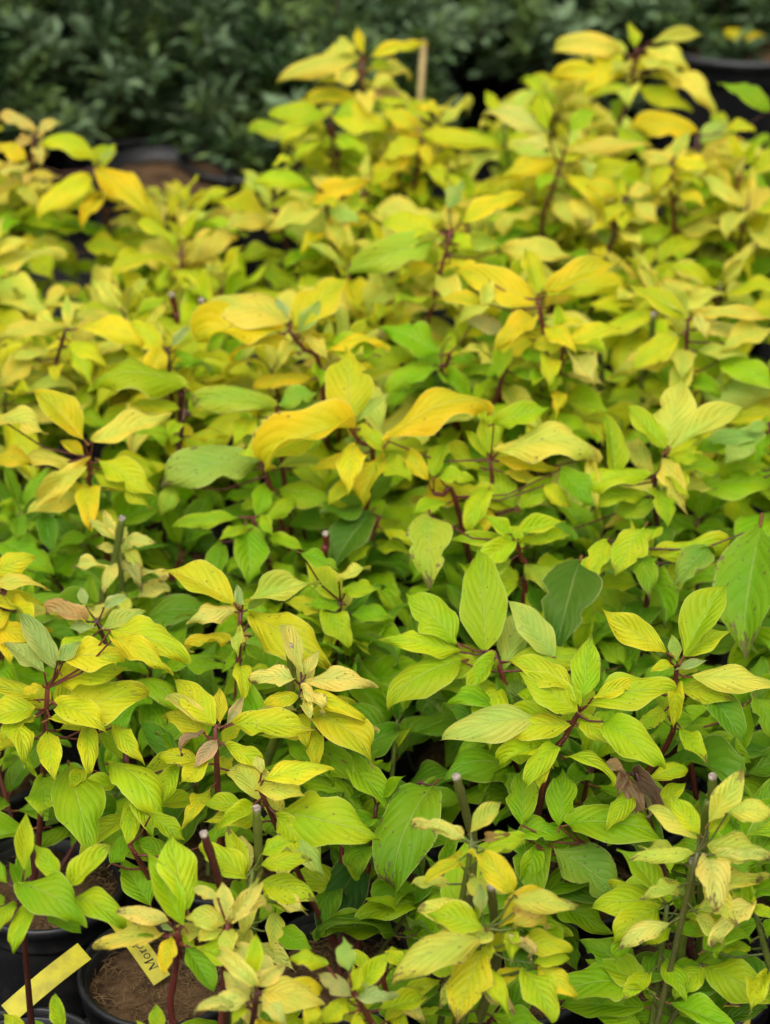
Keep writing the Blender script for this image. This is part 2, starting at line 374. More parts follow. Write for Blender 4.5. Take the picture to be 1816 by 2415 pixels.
class Stem:
    """one stem of a plant: tube from the pot to its tip, with every petiole it carries"""
    def __init__(s, plant, pts, r0=.0036, r1=.0022, col=None, cut=False):
        s.plant = plant; plant['shoots'] += 1; s.org = Vector((plant['x'], plant['y'], 0)); s.V, s.F = [], []
        base = s.org+Vector((RG.uniform(-.022, .022), RG.uniform(-.022, .022), PH-.02))
        if plant['row'] == 1 and plant['col'] == 0: base += Vector((.035, .03, 0))
        # path: soil -> given points (lowest first), smoothed
        ctrl = [base]
        q = pts[0]; hgt = q.z-base.z
        ctrl.append(base.lerp(q, .35)+Vector(((base.x-q.x)*-.10, (base.y-q.y)*-.10, hgt*.05)))
        ctrl += list(pts)
        out = []
        for i in range(len(ctrl)-1):
            p0 = ctrl[max(i-1, 0)]; p1 = ctrl[i]; p2 = ctrl[i+1]; p3 = ctrl[min(i+2, len(ctrl)-1)]
            for t in (0, .2, .4, .6, .8):
                out.append(.5*((2*p1)+(p2-p0)*t+(2*p0-5*p1+4*p2-p3)*t*t+(3*p1-p0-3*p2+p3)*t**3))
        out.append(ctrl[-1]); s.path = out; n = len(out)
        rr = [r0+(r1-r0)*i/(n-1) for i in range(n)]
        for i in range(3, n-1, 5): rr[i] *= 1.22
        tube(s.V, s.F, out, rr, 8)
        s.obj = bpy.data.objects.new('cut_stem' if cut else 'stem', None and 0); COL.objects.link(s.obj) if False else None
        s.me = bpy.data.meshes.new('stem'); s.obj = bpy.data.objects.new('cut_stem' if cut else 'stem', s.me); COL.objects.link(s.obj); s.obj.parent = plant['o']
        c = col or RG.choice(REDS); g = RG.uniform(.8, 1.2); s.obj.color = (c[0]*g, c[1]*g, c[2]*g, 1)
        if cut:
            V, F = [], []; d = (out[-1]-out[-2]).normalized(); e = out[-1]-s.org
            tube(V, F, [e-d*.0015, e+d*.0012, e+d*.0013], [r1*1.06, r1*1.04, r1*.9], 8)
            mesh_obj('cut_end', V, F, 'cut', s.obj)
    def at(s, z):
        for a, b in zip(s.path, s.path[1:]):
            if a.z <= z <= b.z: return a.lerp(b, (z-a.z)/max(1e-6, b.z-a.z))
        return s.path[-1].copy() if z > s.path[-1].z else s.path[0].copy()
    def petiole(s, b, r=.0009):
        a = s.at(min(b.z-.004, s.path[-1].z)); 
        # nearest point of the upper path below the blade's base
        best = min(s.path[4:], key=lambda q: (q-b).length+max(0, q.z-b.z)*.6); a = best
        l = (b-a).length
        if l < .002: return
        m = a.lerp(b, .5)+Vector((0, 0, -.12*l))
        tube(s.V, s.F, [a, m, b], [r*1.5, r*1.1, r], 5, False)
    def close(s):
        s.V = [(v[0]-s.org.x, v[1]-s.org.y, v[2]) for v in s.V]
        s.me.from_pydata(s.V, [], s.F); s.me.materials.append(M['stem']); s.me.polygons.foreach_set('use_smooth', [True]*len(s.me.polygons)); s.me.update()
    def lower_leaves(s, z0, z1, n, codes, size, rg):
        az = rg.uniform(0, 6.28)
        for i in range(n):
            z = z0+(z1-z0)*(i+.5)/n+rg.uniform(-.008, .008); p = s.at(z); az += math.pi/2+rg.uniform(-.3, .3)
            for sd in (0, math.pi):
                if rg.random() < .08: continue
                a = az+sd+rg.uniform(-.35, .35); L = size*rg.uniform(.7, 1.2); el = rg.uniform(-.35, .40)
                d = Vector((math.cos(a)*math.cos(el), math.sin(a)*math.cos(el), math.sin(el)))
                b = p+d*.008+Vector((0, 0, .002)); t = b+d*L
                if t.z < PH+.02: t.z = PH+.02
                tube(s.V, s.F, [p, b+d*.004], [.0011, .0009], 5, False)
                nr = Vector((rg.uniform(-.35, .35), rg.uniform(-.45, .15), 1))
                put_leaf(s.obj, s.org, b, t, L*rg.uniform(.42, .58), nr, rg.choice(codes), rg.choice('ffaaauudw'), rg)
def cluster_leaves(st, rg, codes, size, n=3):
    """a tip whorl: opposite pairs close together"""
    top = st.path[-1]; az = rg.uniform(0, 6.28)
    for i in range(n):
        p = top-Vector((0, 0, .012*i)); az += math.pi/2+rg.uniform(-.25, .25); L = size*(.55+.25*i)*rg.uniform(.85, 1.15); el = [.95, .45, .05, -.2][min(i, 3)]
        for sd in (0, math.pi):
            if rg.random() < .06: continue
            a = az+sd+rg.uniform(-.3, .3); e = el+rg.uniform(-.3, .25)
            d = Vector((math.cos(a)*math.cos(e), math.sin(a)*math.cos(e), math.sin(e))); b = p+d*.010
            tube(st.V, st.F, [p-Vector((0, 0, .003)), b+d*.003], [.0011, .0008], 5, False)
            nr = Vector((rg.uniform(-.3, .3), rg.uniform(-.5, .1), 1))-d*.25
            put_leaf(st.obj, st.org, b, b+d*L, L*rg.uniform(.36, .50), nr, rg.choice(codes), 'u' if i == 0 else rg.choice('aadfwu'), rg)
# shoots read off the photograph: each block is a view (origin in photo pixels), then lines
#  S x y height           a shoot: pixel of its tip node and its height above the ground
#  t x y x y [r|g][c]     its stem's path lower down (c = pruned, ends in a cut)
#  bx by tx ty w code var a leaf: base, tip and width in view pixels, colours, shape
HERO = '''
V 0 1208
S 1040 430 .40 r
1010 390 700 255 150 Y f
1050 400 1365 325 110 LP w
1035 410 1022 310 45 S u
1010 430 820 480 95 P1 a
1090 450 1400 665 210 LY1 d
1060 570 1130 650 62 G u
1060 580 960 690 60 G f
1070 420 1160 380 60 LS u
S 1300 745 .40 r
1270 720 1090 740 90 P3 a
1330 730 1620 760 100 P2 a
1300 760 1392 880 62 P2 w
1290 800 1140 840 75 LY a
1310 780 1570 900 80 LY d
1300 690 1215 480 95 P1 w
1350 880 1600 1104 180 LY1 a
1300 870 1330 1025 80 LY f
1320 700 1380 600 70 P u
C 1255 575 .43 1235 850 g
S 930 930 .41 r
930 915 755 722 135 YL2 u
950 912 945 760 75 Y2 u
980 918 1050 800 62 SB u
1010 915 1365 940 145 LY2 f
940 985 838 1105 75 B1 f
880 950 780 1060 42 BN2 w
925 925 700 790 80 P w
S 205 760 .44 r
230 730 552 670 165 YL f
190 690 20 572 150 QS1 u
250 680 80 435 115 SQ1 u
180 745 95 792 70 Y f
150 850 -120 930 200 LY f
220 890 645 795 195 LY1 a
280 630 540 650 160 LY a
480 510 800 655 155 YL a
490 545 725 690 120 Y d
60 900 100 1095 115 LY1 d
380 930 392 1130 105 LY d
500 925 620 1088 95 LY2 a
250 640 350 560 80 SQ u
S 20 340 .40 r
-40 310 212 338 62 YP a
-40 350 205 402 75 LY f
-30 265 152 200 115 Y a
-30 390 125 440 105 LY a
40 430 -80 520 100 Y a
-30 500 140 560 110 O a
S 420 470 .38 r
370 470 195 440 95 TB2 w
370 405 345 325 52 S u
450 410 552 365 65 S u
440 505 627 430 95 SL1 u
400 500 300 500 70 S w
C 527 25 .42 445 400 g
S 512 145 .38 g
500 125 385 62 52 P3 w
495 100 440 -10 58 P2 u
540 115 672 135 62 P2 a
510 168 412 150 42 P2 f
545 165 607 255 72 PL3 d
530 205 605 335 72 PN4 d
520 120 545 60 40 P1 u
S 1090 20 .36 r
1065 60 1070 322 172 G f
1030 20 730 62 72 GL f
955 130 940 312 112 DG f
1100 90 1115 100 30 LY f
1130 10 1180 100 60 GL f
S 1470 385 .35 r
1475 380 1320 200 135 LY1 u
1465 300 1592 255 62 PL2 w
1300 175 1465 250 112 G f
1490 350 1625 332 105 GL a
1400 425 1505 590 205 LG a
1540 430 1680 455 95 G a
1480 400 1320 400 90 G f
C 1405 92 .36 1400 190 r
C 1451 298 .34 1446 385 r
S 1640 20 .34 r
1605 0 1440 250 180 DK f
1600 120 1560 250 80 D f
S 240 300 .27 r
0 130 225 270 160 G f
260 290 475 365 190 GD f
190 0 232 185 95 D1 f
90 10 75 130 90 DG f
880 400 722 500 95 G f
720 420 560 330 120 D f
1560 600 1690 500 110 D f
1600 720 1540 940 150 G f
V 0 1812
S 85 520 .38 r
80 505 357 682 175 G a
160 570 65 792 95 LG d
105 440 110 190 105 L u
290 520 487 335 125 L1 u
255 480 148 325 95 L f
320 560 527 695 120 GL d
200 620 352 714 105 G f
30 495 -70 420 110 G a
20 555 -60 610 85 G f
S 770 695 .37 r
795 680 637 370 155 LG u
810 610 738 268 160 L u
720 662 500 622 82 P3 a
700 712 425 786 88 PY2 a
740 722 705 897 84 YO f
750 700 690 680 32 S u
800 770 925 968 175 GD f
785 720 840 800 90 L u
t 770 700 745 1085
C 880 282 .43 985 670 r
S 985 670 .38 r
985 662 800 640 125 PL1 a
980 655 958 492 105 P1 u
1000 668 1172 620 115 P2 w
1000 690 980 832 115 PL1 f
940 560 828 515 55 P f
1010 650 1117 488 95 P3 w
960 700 850 740 80 YP w
C 1108 172 .42 1105 600 g
S 1090 440 .37 g
1065 480 985 250 115 L3 u
1060 470 868 360 135 L1 a
1130 420 1342 402 85 L2 a
1130 370 1282 318 75 L a
1120 500 1357 577 135 L2 a
1200 580 1322 632 65 P3 w
1190 620 1180 805 85 PL1 f
1200 700 1352 782 115 G f
S 1115 75 .40 r
1140 50 1432 10 95 Y1 a
1120 95 1327 122 95 PY1 w
1200 190 1642 310 235 L1 a
1215 215 1402 472 155 LS1 a
1060 170 868 150 85 GL f
1130 20 1110 -60 60 P u
S 560 330 .30 r
650 205 803 312 95 GL1 f
730 400 588 310 95 G f
480 410 605 285 140 G f
650 595 520 400 160 G f
880 335 1052 240 125 G f
S 540 -60 .36 r
300 -10 402 372 235 LG a
470 -20 682 232 175 L a
370 0 300 92 85 L1 f
760 -10 688 158 145 L1 w
S 1620 300 .24 g
1590 385 1440 762 205 K d
1500 -20 1690 200 175 G f
1430 345 1690 330 95 G f
1660 400 1590 490 80 GD f
S 1530 975 .36 r
1505 875 1482 740 92 SG f
1540 965 1680 790 115 L1 u
1520 985 1370 885 85 BQ f
1500 1000 1400 1115 115 L a
1540 985 1690 1000 72 S w
1410 850 1248 832 85 L2 a
1520 960 1560 850 80 YL u
S 1110 965 .37 r
1080 972 888 1040 95 P3 a
1130 962 1392 1022 135 YP1 a
1110 942 1232 850 95 P2 u
1100 935 948 800 95 P w
1140 985 1222 1112 105 P2 d
1095 900 1105 722 95 L u
1060 1030 1000 1112 105 L f
1370 1000 1308 1115 85 Y a
S 680 1160 .30 r
685 1150 670 1018 90 LG1 u
640 1160 590 1090 60 L u
S 280 1170 .26 r
270 1130 238 972 90 LG u
200 1150 150 1090 60 G u
S 70 1170 .26 r
110 1140 15 1065 80 L f
V 908 1812
C 308 35 .46 380 385 g
C 458 512 .40 470 900 g
S 440 690 .39 g
380 645 138 620 115 LP3 a
418 625 410 500 75 SQ u
430 690 180 632 125 L1 f
430 735 35 935 155 LP3 a
430 765 308 1104 175 YL2 f
545 565 832 602 105 PY2 a
560 620 717 620 95 TP2 w
560 690 702 700 95 YT1 w
560 745 807 795 95 YL a
540 700 540 832 125 L2 w
470 925 582 880 85 Y2 a
600 870 722 1104 145 L a
660 860 827 987 105 Y a
640 842 802 820 65 L f
530 755 622 832 55 PB4 c
560 545 410 380 135 Y1 d
470 700 330 790 90 LP3 f
450 750 440 850 80 YL2 f
S 375 320 .43 g
345 305 160 228 65 P3 a
335 312 118 255 55 P4 w
370 275 502 145 95 PL1 u
420 312 522 300 38 TN3 w
430 352 607 325 65 L1 f
405 382 345 350 40 Y f
400 400 300 400 60 L f
C 1415 35 .44 1382 222 g
S 1350 362 .40 g
1350 305 1130 180 125 LP1 a
1360 285 1235 112 115 L1 u
1400 235 1540 10 145 LP3 u
1480 192 1680 200 145 LP3 a
1390 335 1652 382 155 LP3 a
1330 370 1055 400 75 LP3 a
1312 380 1228 412 65 G f
1390 382 1420 622 175 P4 d
1430 372 1662 402 65 P3 w
1400 275 1492 170 75 L1 u
S 1220 585 .33 g
1195 555 1000 350 175 GL f
1200 582 895 602 155 LG1 a
1185 602 985 757 145 L1 a
1230 692 1118 767 95 L2 a
1240 572 1312 510 62 SG u
1262 605 1330 478 135 G f
1250 672 1357 722 65 G f
C 1330 400 .37 1235 1000 g
S 1365 850 .27 g
1372 862 1250 1000 135 L2 a
1392 855 1680 1010 185 GL a
1372 842 1472 852 45 G u
1112 932 1020 800 85 G u
1082 935 748 1002 185 G a
1155 1005 1118 940 65 G u
1100 1104 878 1040 155 G f
1270 1065 1442 970 175 G f
1092 872 848 750 165 GD f
1105 925 1252 780 155 GD f
S 1590 590 .34 g
1590 585 1418 772 85 P3 a
1580 590 1470 602 95 L f
1580 580 1550 468 125 L2 u
1595 600 1680 645 115 L1 a
1380 785 1632 650 195 G f
S 880 330 .29 r
735 345 1035 565 280 QD4 f
720 565 972 718 165 G f
560 275 787 300 125 G f
790 245 1192 335 175 G a
650 340 590 522 155 G1 w
590 245 595 -5 145 G f
752 250 765 0 145 G f
S 150 60 .31 r
210 70 50 535 270 GD3 d
100 555 292 470 130 G f
110 830 260 600 150 DG f
700 650 832 882 155 DG f
480 520 240 380 150 GL f
S 1085 20 .36 r
1070 35 1125 225 150 N2 c
1000 30 1075 190 150 NB3 c
1110 60 1160 170 110 N c
940 0 1035 40 80 B3 c
1040 30 1010 110 90 NB2 c
S -20 860 .33 r
0 795 102 862 85 L f
-10 1000 172 1104 110 P2 a
140 1062 247 1035 34 L f
V 908 1208
S 838 862 .42 r
850 812 895 525 145 LG1 u
830 862 580 692 165 L u
820 765 537 635 115 YL f
870 835 1257 775 135 L1 a
900 800 1112 722 75 YL f
840 882 962 1002 125 L f
660 890 245 985 155 LS a
800 922 470 980 115 LY1 a
940 905 1195 1102 175 LG d
700 1012 490 1092 105 L1 w
845 840 790 740 60 L u
t 838 862 705 1104
S 1260 675 .42 r
1215 605 935 417 145 YL1 u
1290 622 1482 310 165 LG u
1295 622 1497 512 95 LY1 f
1262 642 1237 530 65 SL u
1250 662 1150 692 125 LY u
1252 682 1392 640 42 S u
1330 712 1690 762 125 LP a
1272 762 1502 815 95 L2 a
1390 772 1550 992 185 D1 f
t 1260 675 1220 1000
S 470 600 .37 r
432 602 398 152 215 GL1 f
312 565 90 350 205 GL f
322 602 -5 560 125 L1 f
330 642 20 852 175 LG a
470 640 385 802 210 GL w
732 625 530 382 145 LS u
S 570 130 .38 r
190 12 190 332 225 LQ2 f
540 130 268 120 75 L f
560 125 357 242 115 L1 f
590 132 792 100 65 L2 w
545 92 782 40 95 L u
550 110 430 20 90 L u
t 560 140 610 280
S 760 560 .30 r
840 215 738 610 270 KD f
535 745 262 1104 290 DG f
830 585 745 662 105 LG f
1040 662 905 560 105 LG f
160 790 220 930 150 D f
S 1110 110 .40 r
1120 62 990 275 250 L2 f
960 122 872 328 110 L f
1205 472 1150 205 145 G f
1620 62 1560 635 300 GD3 f
1400 152 1250 335 190 DQ3 f
1060 120 1010 180 60 QB f
t 1110 130 1140 310
S 1300 950 .30 r
1335 962 1290 1112 155 G f
1365 972 1582 1082 155 G f
1185 882 1332 905 125 G f
1600 800 1680 1000 150 DG f
V 908 604
S 455 880 .41 r
490 850 895 890 165 PY2 d
890 872 912 1092 85 YP1 w
490 882 755 925 75 Y1 f
15 800 435 690 165 YO1 d
450 852 420 700 135 L1 f
470 725 712 652 125 GL f
440 870 350 760 70 L u
S 1212 842 .43 r
1222 822 1282 530 225 LP1 f
1212 832 1035 650 115 L1 u
1232 832 1562 650 115 LP1 u
1202 862 1302 1104 115 YP2 f
1232 872 1362 880 170 L2 f
1000 965 950 685 135 LG u
950 965 1082 930 120 L1 w
t 1210 860 1165 1020
S 555 345 .45 r
545 330 520 200 95 G u
505 332 350 280 85 QB f
562 340 717 268 55 QD u
522 362 490 535 95 GL1 f
t 565 360 460 720
S 665 190 .50 r
650 205 290 62 160 YO f
692 152 1015 30 125 YO f
660 162 600 -30 125 YL u
420 200 228 190 80 Y f
450 110 420 230 90 YP f
700 170 800 130 60 YL u
t 690 400 740 720
S 775 375 .45 r
782 372 630 392 115 Y f
792 372 1022 310 95 YL f
762 292 852 290 65 Y f
762 332 742 210 75 L u
742 502 712 592 75 L1 f
800 422 902 572 120 P3 w
S 280 420 .42 r
205 472 0 592 115 GL a
232 422 -10 322 165 G f
290 442 392 462 85 G f
455 650 90 570 155 KD a
370 300 470 290 80 GQ f
t 330 200 250 530
S 1310 275 .46 r
1292 272 1042 130 115 YL f
1312 262 1190 110 105 PL u
1332 252 1680 270 75 PY f
1342 262 1392 362 75 P w
1445 525 1250 305 235 GL f
1670 310 1450 412 105 YP f
1442 452 1690 580 125 LG a
1352 585 1640 600 150 LS d
S 1660 720 .43 r
1640 760 1465 902 155 GS f
1490 790 1338 842 85 G u
1352 985 1690 985 175 GL f
1650 720 1560 760 80 GS u
C 1160 250 .42 1110 600 g
C 930 380 .41 930 700 g
S 210 1025 .38 r
565 1085 395 910 185 LG1 f
585 1092 725 950 125 LG u
560 1090 240 1012 95 LY f
180 962 88 860 95 Y1 w
232 952 382 972 85 L f
210 950 280 800 190 GL f
690 990 802 1082 85 LY1 a
760 922 900 1082 175 DG f
1000 1112 1205 1045 175 GL f
t 60 970 300 1040
V 0 604
S 1512 742 .44 r
1512 722 1490 415 290 LY f
1522 745 1145 930 195 YO1 w
1532 722 1680 600 75 LS u
1540 742 1665 852 135 L1 f
1663 872 1570 1092 135 Y w
1500 700 1385 660 70 YL f
t 1512 745 1610 880
S 1130 870 .40 r
1370 792 1018 860 155 LY1 f
1112 892 690 1000 195 Q3 a
760 990 690 1120 100 LQ a
1122 1012 1003 920 75 G1 f
1130 1052 1038 1102 85 GL1 f
1140 1042 1232 1102 95 G f
1205 1012 1432 1092 125 GL1 a
S 385 870 .42 r
362 792 150 592 165 YO u
-20 690 197 770 105 PY f
402 802 737 690 115 PY1 f
372 892 140 1092 115 YP w
432 882 672 1032 135 LY1 f
412 942 652 1092 105 LY f
365 862 262 805 90 Y u
-20 870 142 900 95 YO a
t 340 810 395 1030
S 282 320 .44 r
290 312 0 372 95 YP d
332 312 602 402 95 Y d
302 312 290 160 55 LP u
312 382 402 572 95 LY a
130 432 0 572 155 LT1 f
t 260 400 205 590
S 1250 325 .46 r
1202 332 850 375 200 O w
1262 302 1505 90 185 YO f
1250 282 880 235 190 YP a
1242 292 1190 180 75 S u
1292 332 1380 200 105 SG u
1312 352 1422 452 65 YP f
1620 425 1390 385 155 GL f
t 1240 340 1385 490
S 1192 690 .42 r
1190 655 845 660 130 LQ2 d
1202 642 1372 590 145 QG f
1232 682 1402 640 65 Q f
1112 692 1010 822 95 L f
1180 690 1300 760 80 LG f
S 800 660 .42 r
772 662 568 652 75 YL a
792 565 410 582 155 GL a
832 690 1000 640 90 YL f
782 742 740 822 65 L f
C 770 532 .42 780 640 r
S 725 395 .43 r
702 402 555 300 135 YL a
702 392 628 535 115 Y f
742 392 822 310 55 S u
760 420 850 480 90 G f
C 740 165 .42 765 310 r
C 870 190 .42 850 310 r
V 0 0
S 405 730 .46 r
400 765 170 945 135 Y a
432 742 662 962 155 YO d
422 692 178 645 135 LY a
432 702 505 660 65 SL u
380 770 300 830 90 L f
110 692 -10 622 105 YO f
-10 742 122 722 75 P f
90 802 162 900 130 LT f
380 992 80 962 95 L f
180 1035 30 1104 115 YO f
372 1052 562 1104 125 YL f
S 150 580 .50 r
152 562 -10 510 65 PT a
162 562 275 530 75 PT f
140 590 60 640 60 T f
S 1560 260 .54 r
1552 252 1205 355 115 PY a
1552 202 1400 242 85 PY f
1572 232 1540 118 55 Y u
1602 242 1840 195 65 Y f
1600 280 1700 290 70 L f
1600 382 1775 472 140 BT a
S 1425 500 .48 r
1402 502 1158 500 115 L a
1402 560 1180 605 100 LP a
1432 522 1602 470 145 L a
1442 502 1665 570 155 LY a
1450 600 1600 690 120 GL f
S 1400 830 .46 r
1352 865 1590 790 110 O f
1340 800 1100 800 100 L a
1400 900 1150 1000 100 YP f
1420 900 1560 960 150 LS f
1260 680 1180 720 70 YL f
V 908 0
S 1085 215 .54 r
1012 225 738 225 120 YP d
1032 232 868 422 135 Y f
1082 205 1050 100 115 YL u
1132 222 1290 305 115 YP d
1152 182 1372 150 75 LP u
1022 332 718 345 105 Y d
1102 382 1322 485 115 LY a
1192 312 1402 482 115 YP d
t 1040 290 1050 420
S 1345 590 .48 r
1342 572 1048 550 130 O a
1362 622 1482 520 95 SL u
1482 542 1592 570 85 Y a
1420 650 1640 690 140 YP a
1663 480 1440 365 110 G f
1430 760 1640 850 120 Y f
S 755 715 .48 r
742 702 500 782 105 YO a
772 702 922 580 85 Y u
782 652 1142 640 75 YP a
722 642 560 620 80 P f
782 762 942 932 95 Y a
852 682 892 775 95 SL f
700 580 440 480 110 P a
700 560 660 400 100 L u
800 560 900 470 100 LG f
t 755 725 680 960
S 165 575 .47 r
152 582 492 655 95 LY a
122 552 -10 480 110 Y f
250 482 130 470 60 Y f
150 620 -20 700 110 YL f
60 800 -60 760 120 YO f
S 285 1000 .50 r
292 982 270 868 115 PY u
332 962 602 850 95 YO f
230 1005 -20 960 130 YL f
232 1032 -180 1190 165 LQ a
502 1082 810 1104 130 YP f
300 1010 380 1080 70 L f
280 900 340 780 100 SG f
V 1200 300
S 500 300 .47 r
520 300 620 250 90 YP f
480 290 330 260 90 Y a
500 330 420 430 90 YL a
540 330 640 420 100 YP a
S 700 150 .48 r
700 150 560 130 100 YP a
720 160 860 180 100 Y a
700 170 640 290 100 YL a
720 120 780 20 90 LP u
'''
def parse():
    ox = oy = 0; K = 908/1663.0; cur = None; items = []
    for ln in HERO.strip().split('\n'):
        w = ln.split()
        if w[0] == 'V': ox, oy = float(w[1]), float(w[2]); continue
        X = lambda i: ox+float(w[i])*K
        Y = lambda i: oy+float(w[i])*K
        if w[0] == 'S': cur = dict(n=(X(1), Y(2)), z=float(w[3]), col=w[4], lv=[], t=None); items.append(('S', cur))
        elif w[0] == 't': cur['t'] = (X(1), Y(2), X(3), Y(4))
        elif w[0] == 'C': items.append(('C', dict(a=(X(1), Y(2)), z=float(w[3]), b=(X(4), Y(5)), col=w[6])))
        else: cur['lv'].append((X(0), Y(1), X(2), Y(3), float(w[4])*K, w[5], w[6]))
    return items
COT = 1/math.tan(math.radians(36))
STEMS = []
for kind, it in parse():
    if kind == 'C':
        top = at_z(*it['a'], it['z']); low = at_y(*it['b'], top.y+.01)
        if low.z < PH+.03: low = top.lerp(low, (top.z-PH-.05)/(top.z-low.z))
        pl = nearest(low)
        st = Stem(pl, [low, low.lerp(top, .5)+Vector((.002, 0, 0)), top], .0044, .0034, RG.choice(GREENS if it['col'] == 'g' else REDS), True)
        STEMS.append(st); continue
    node = at_z(*it['n'], it['z']); pl = nearest(node)
    pts = [node]
    if it['t']:
        x1, y1, x2, y2 = it['t']; low = at_y(x2, y2, node.y+.005)
        if low.z > PH+.04 and low.z < node.z: pts = [low, low.lerp(node, .55), node]; pl = nearest(low)
    st = Stem(pl, pts, .0036, .0021, RG.choice(GREENS if it['col'] == 'g' else REDS)); st.hero = True
    yb = node.y
    for bx, by, tx, ty, wpx, code, var in it['lv']:
        base = at_y(bx, by, yb+RG.uniform(-.008, .008))
        if base.z < PH+.03: base = at_z(bx, by, PH+.03)
        t = depth(base); m = t*2*TX/W
        b = -(ty-by)*m; q = {'f': .35, 'a': .45, 'd': .5, 'u': .2, 'w': .3, 'c': .2}[var]
        # a blade that would otherwise come out very long stays nearer the picture plane
        c = b*COT*q; c = max(-.05, min(.05, c)) + RG.uniform(-.006, .006)
        tip = at_d(tx, ty, t+c)
        if tip.z < PH+.012: tip = at_z(tx, ty, PH+.012)
        d = (tip-base).normalized(); cm = (CP-base).normalized()
        nr = (Vector((0, 0, 1))*.55+cm*.55+Vector((RG.uniform(-.4, .4), RG.uniform(-.3, .3), 0)))
        x = d.cross(nr).normalized()
        im = Vector((tx-bx, -(ty-by))).normalized(); xp = Vector((x.dot(RX), x.dot(UP))); kk = abs(xp.x*im.y-xp.y*im.x)
        L = (tip-base).length; width = wpx*m*.98/max(.66, kk); width = max(.25*L, min(.60*L, width))
        st.petiole(base)
        put_leaf(st.obj, st.org, base, tip, width, nr, code, var)
    if it['z'] > .32:
        cs = [l[5] for l in it['lv'] if l[5][0] in 'YPLOG'] or ['L']
        mean = sum(math.hypot(l[2]-l[0], l[3]-l[1]) for l in it['lv'])/len(it['lv'])*depth(node)*2*TX/W
        az = RG.uniform(0, 6.28)
        for q in range(2 if node.y < 1.47 and node.x < -.12 else 8):
            p = st.at(node.z-.012-.016*(q//2)+RG.uniform(-.004, .004)); az += (math.pi if q % 2 else 1.57)+RG.uniform(-.4, .4)
            e = RG.uniform(-.45, .15); d = Vector((math.cos(az)*math.cos(e), math.sin(az)*math.cos(e), math.sin(e))); b_ = p+d*.012
            Lq = max(.045, min(.085, mean*1.05))*RG.uniform(.7, 1.1)
            if (b_+d*Lq).z < PH+.03: continue
            tube(st.V, st.F, [p, b_+d*.003], [.0011, .0008], 5, False)
            put_leaf(st.obj, st.org, b_, b_+d*Lq, Lq*RG.uniform(.38, .52), Vector((RG.uniform(-.3, .3), RG.uniform(-.6, 0), 1)), RG.choice(cs), RG.choice('aafwdu'))
    STEMS.append(st)
# lower leaves on every hero stem, then side shoots that fill each plant below its top
rf = random.Random(21)
LOW_F = ['G', 'G', 'GD', 'GD', 'D', 'D1', 'GL', 'G1']; LOW_B = ['L', 'GL', 'G', 'G', 'L1', 'GL', 'LG']; TOP_B = ['YL', 'YL', 'YP', 'L', 'LP', 'LP1', 'LY1', 'YL', 'PY2']
for st in STEMS:
    zt = st.path[-1].z; far = st.plant['y'] > 2.2
    if zt > .30:
        open_ = st.plant['y'] < 1.66
        st.lower_leaves(PH+.06, zt-.07, (0 if st.plant['x'] < -.1 else 1) if open_ else 2 if not far else 3, LOW_B if far else LOW_F, .066 if open_ else .08, rf)
for P_ in PL:
    y = P_['y']; far = y > 2.15; ri = P_['row']
    if ri == 0: ns = 0 if P_['col'] == 0 else 1
    elif ri == 1: ns = 0 if P_['col'] == 0 else 3
    elif ri == 2: ns = 2 if P_['col'] in (0, 2) else 5
    elif not far: ns = 7
    else: ns = 8 if P_['shoots'] < 4 else 7
    for i in range(ns):
        a = rf.uniform(0, 6.28); rr = rf.uniform(.02, .085 if not far else .10)
        if ri == 0: z = rf.uniform(.19, .24)
        elif not far: z = rf.uniform(.20, .31)
        else: z = rf.uniform(.26, .42)+(.03 if ri > 6 else 0)-(.05 if ri > 7 and P_['x'] < -.2 else .05 if ri == 7 and P_['col'] == 1 else .14 if ri > 7 and P_['x'] > .45 else .09 if ri == 9 and P_['col'] == 0 else 0)
        tip = Vector((P_['x']+rr*math.cos(a), y+rr*math.sin(a), z))
        st = Stem(P_, [tip], .0030, .0018, rf.choice(GREENS if rf.random() < .3 else REDS))
        if far:
            cluster_leaves(st, rf, TOP_B if z > .31 else LOW_B, .082, 4)
            st.lower_leaves(PH+.05, z-.05, 3, LOW_B, .078, rf)
        else:
            cluster_leaves(st, rf, LOW_F, .086 if ri > 1 else .07, 3)
            st.lower_leaves(PH+.04, z-.02, 2, LOW_F, .084 if ri > 1 else .066, rf)
        STEMS.append(st)
for st in STEMS: st.close()
ROWN = ['front row', 'second row from front', 'third row from front', 'fourth row from front', 'fifth row from front', 'sixth row from front', 'seventh row from front', 'third row from back', 'second row from back', 'back row']
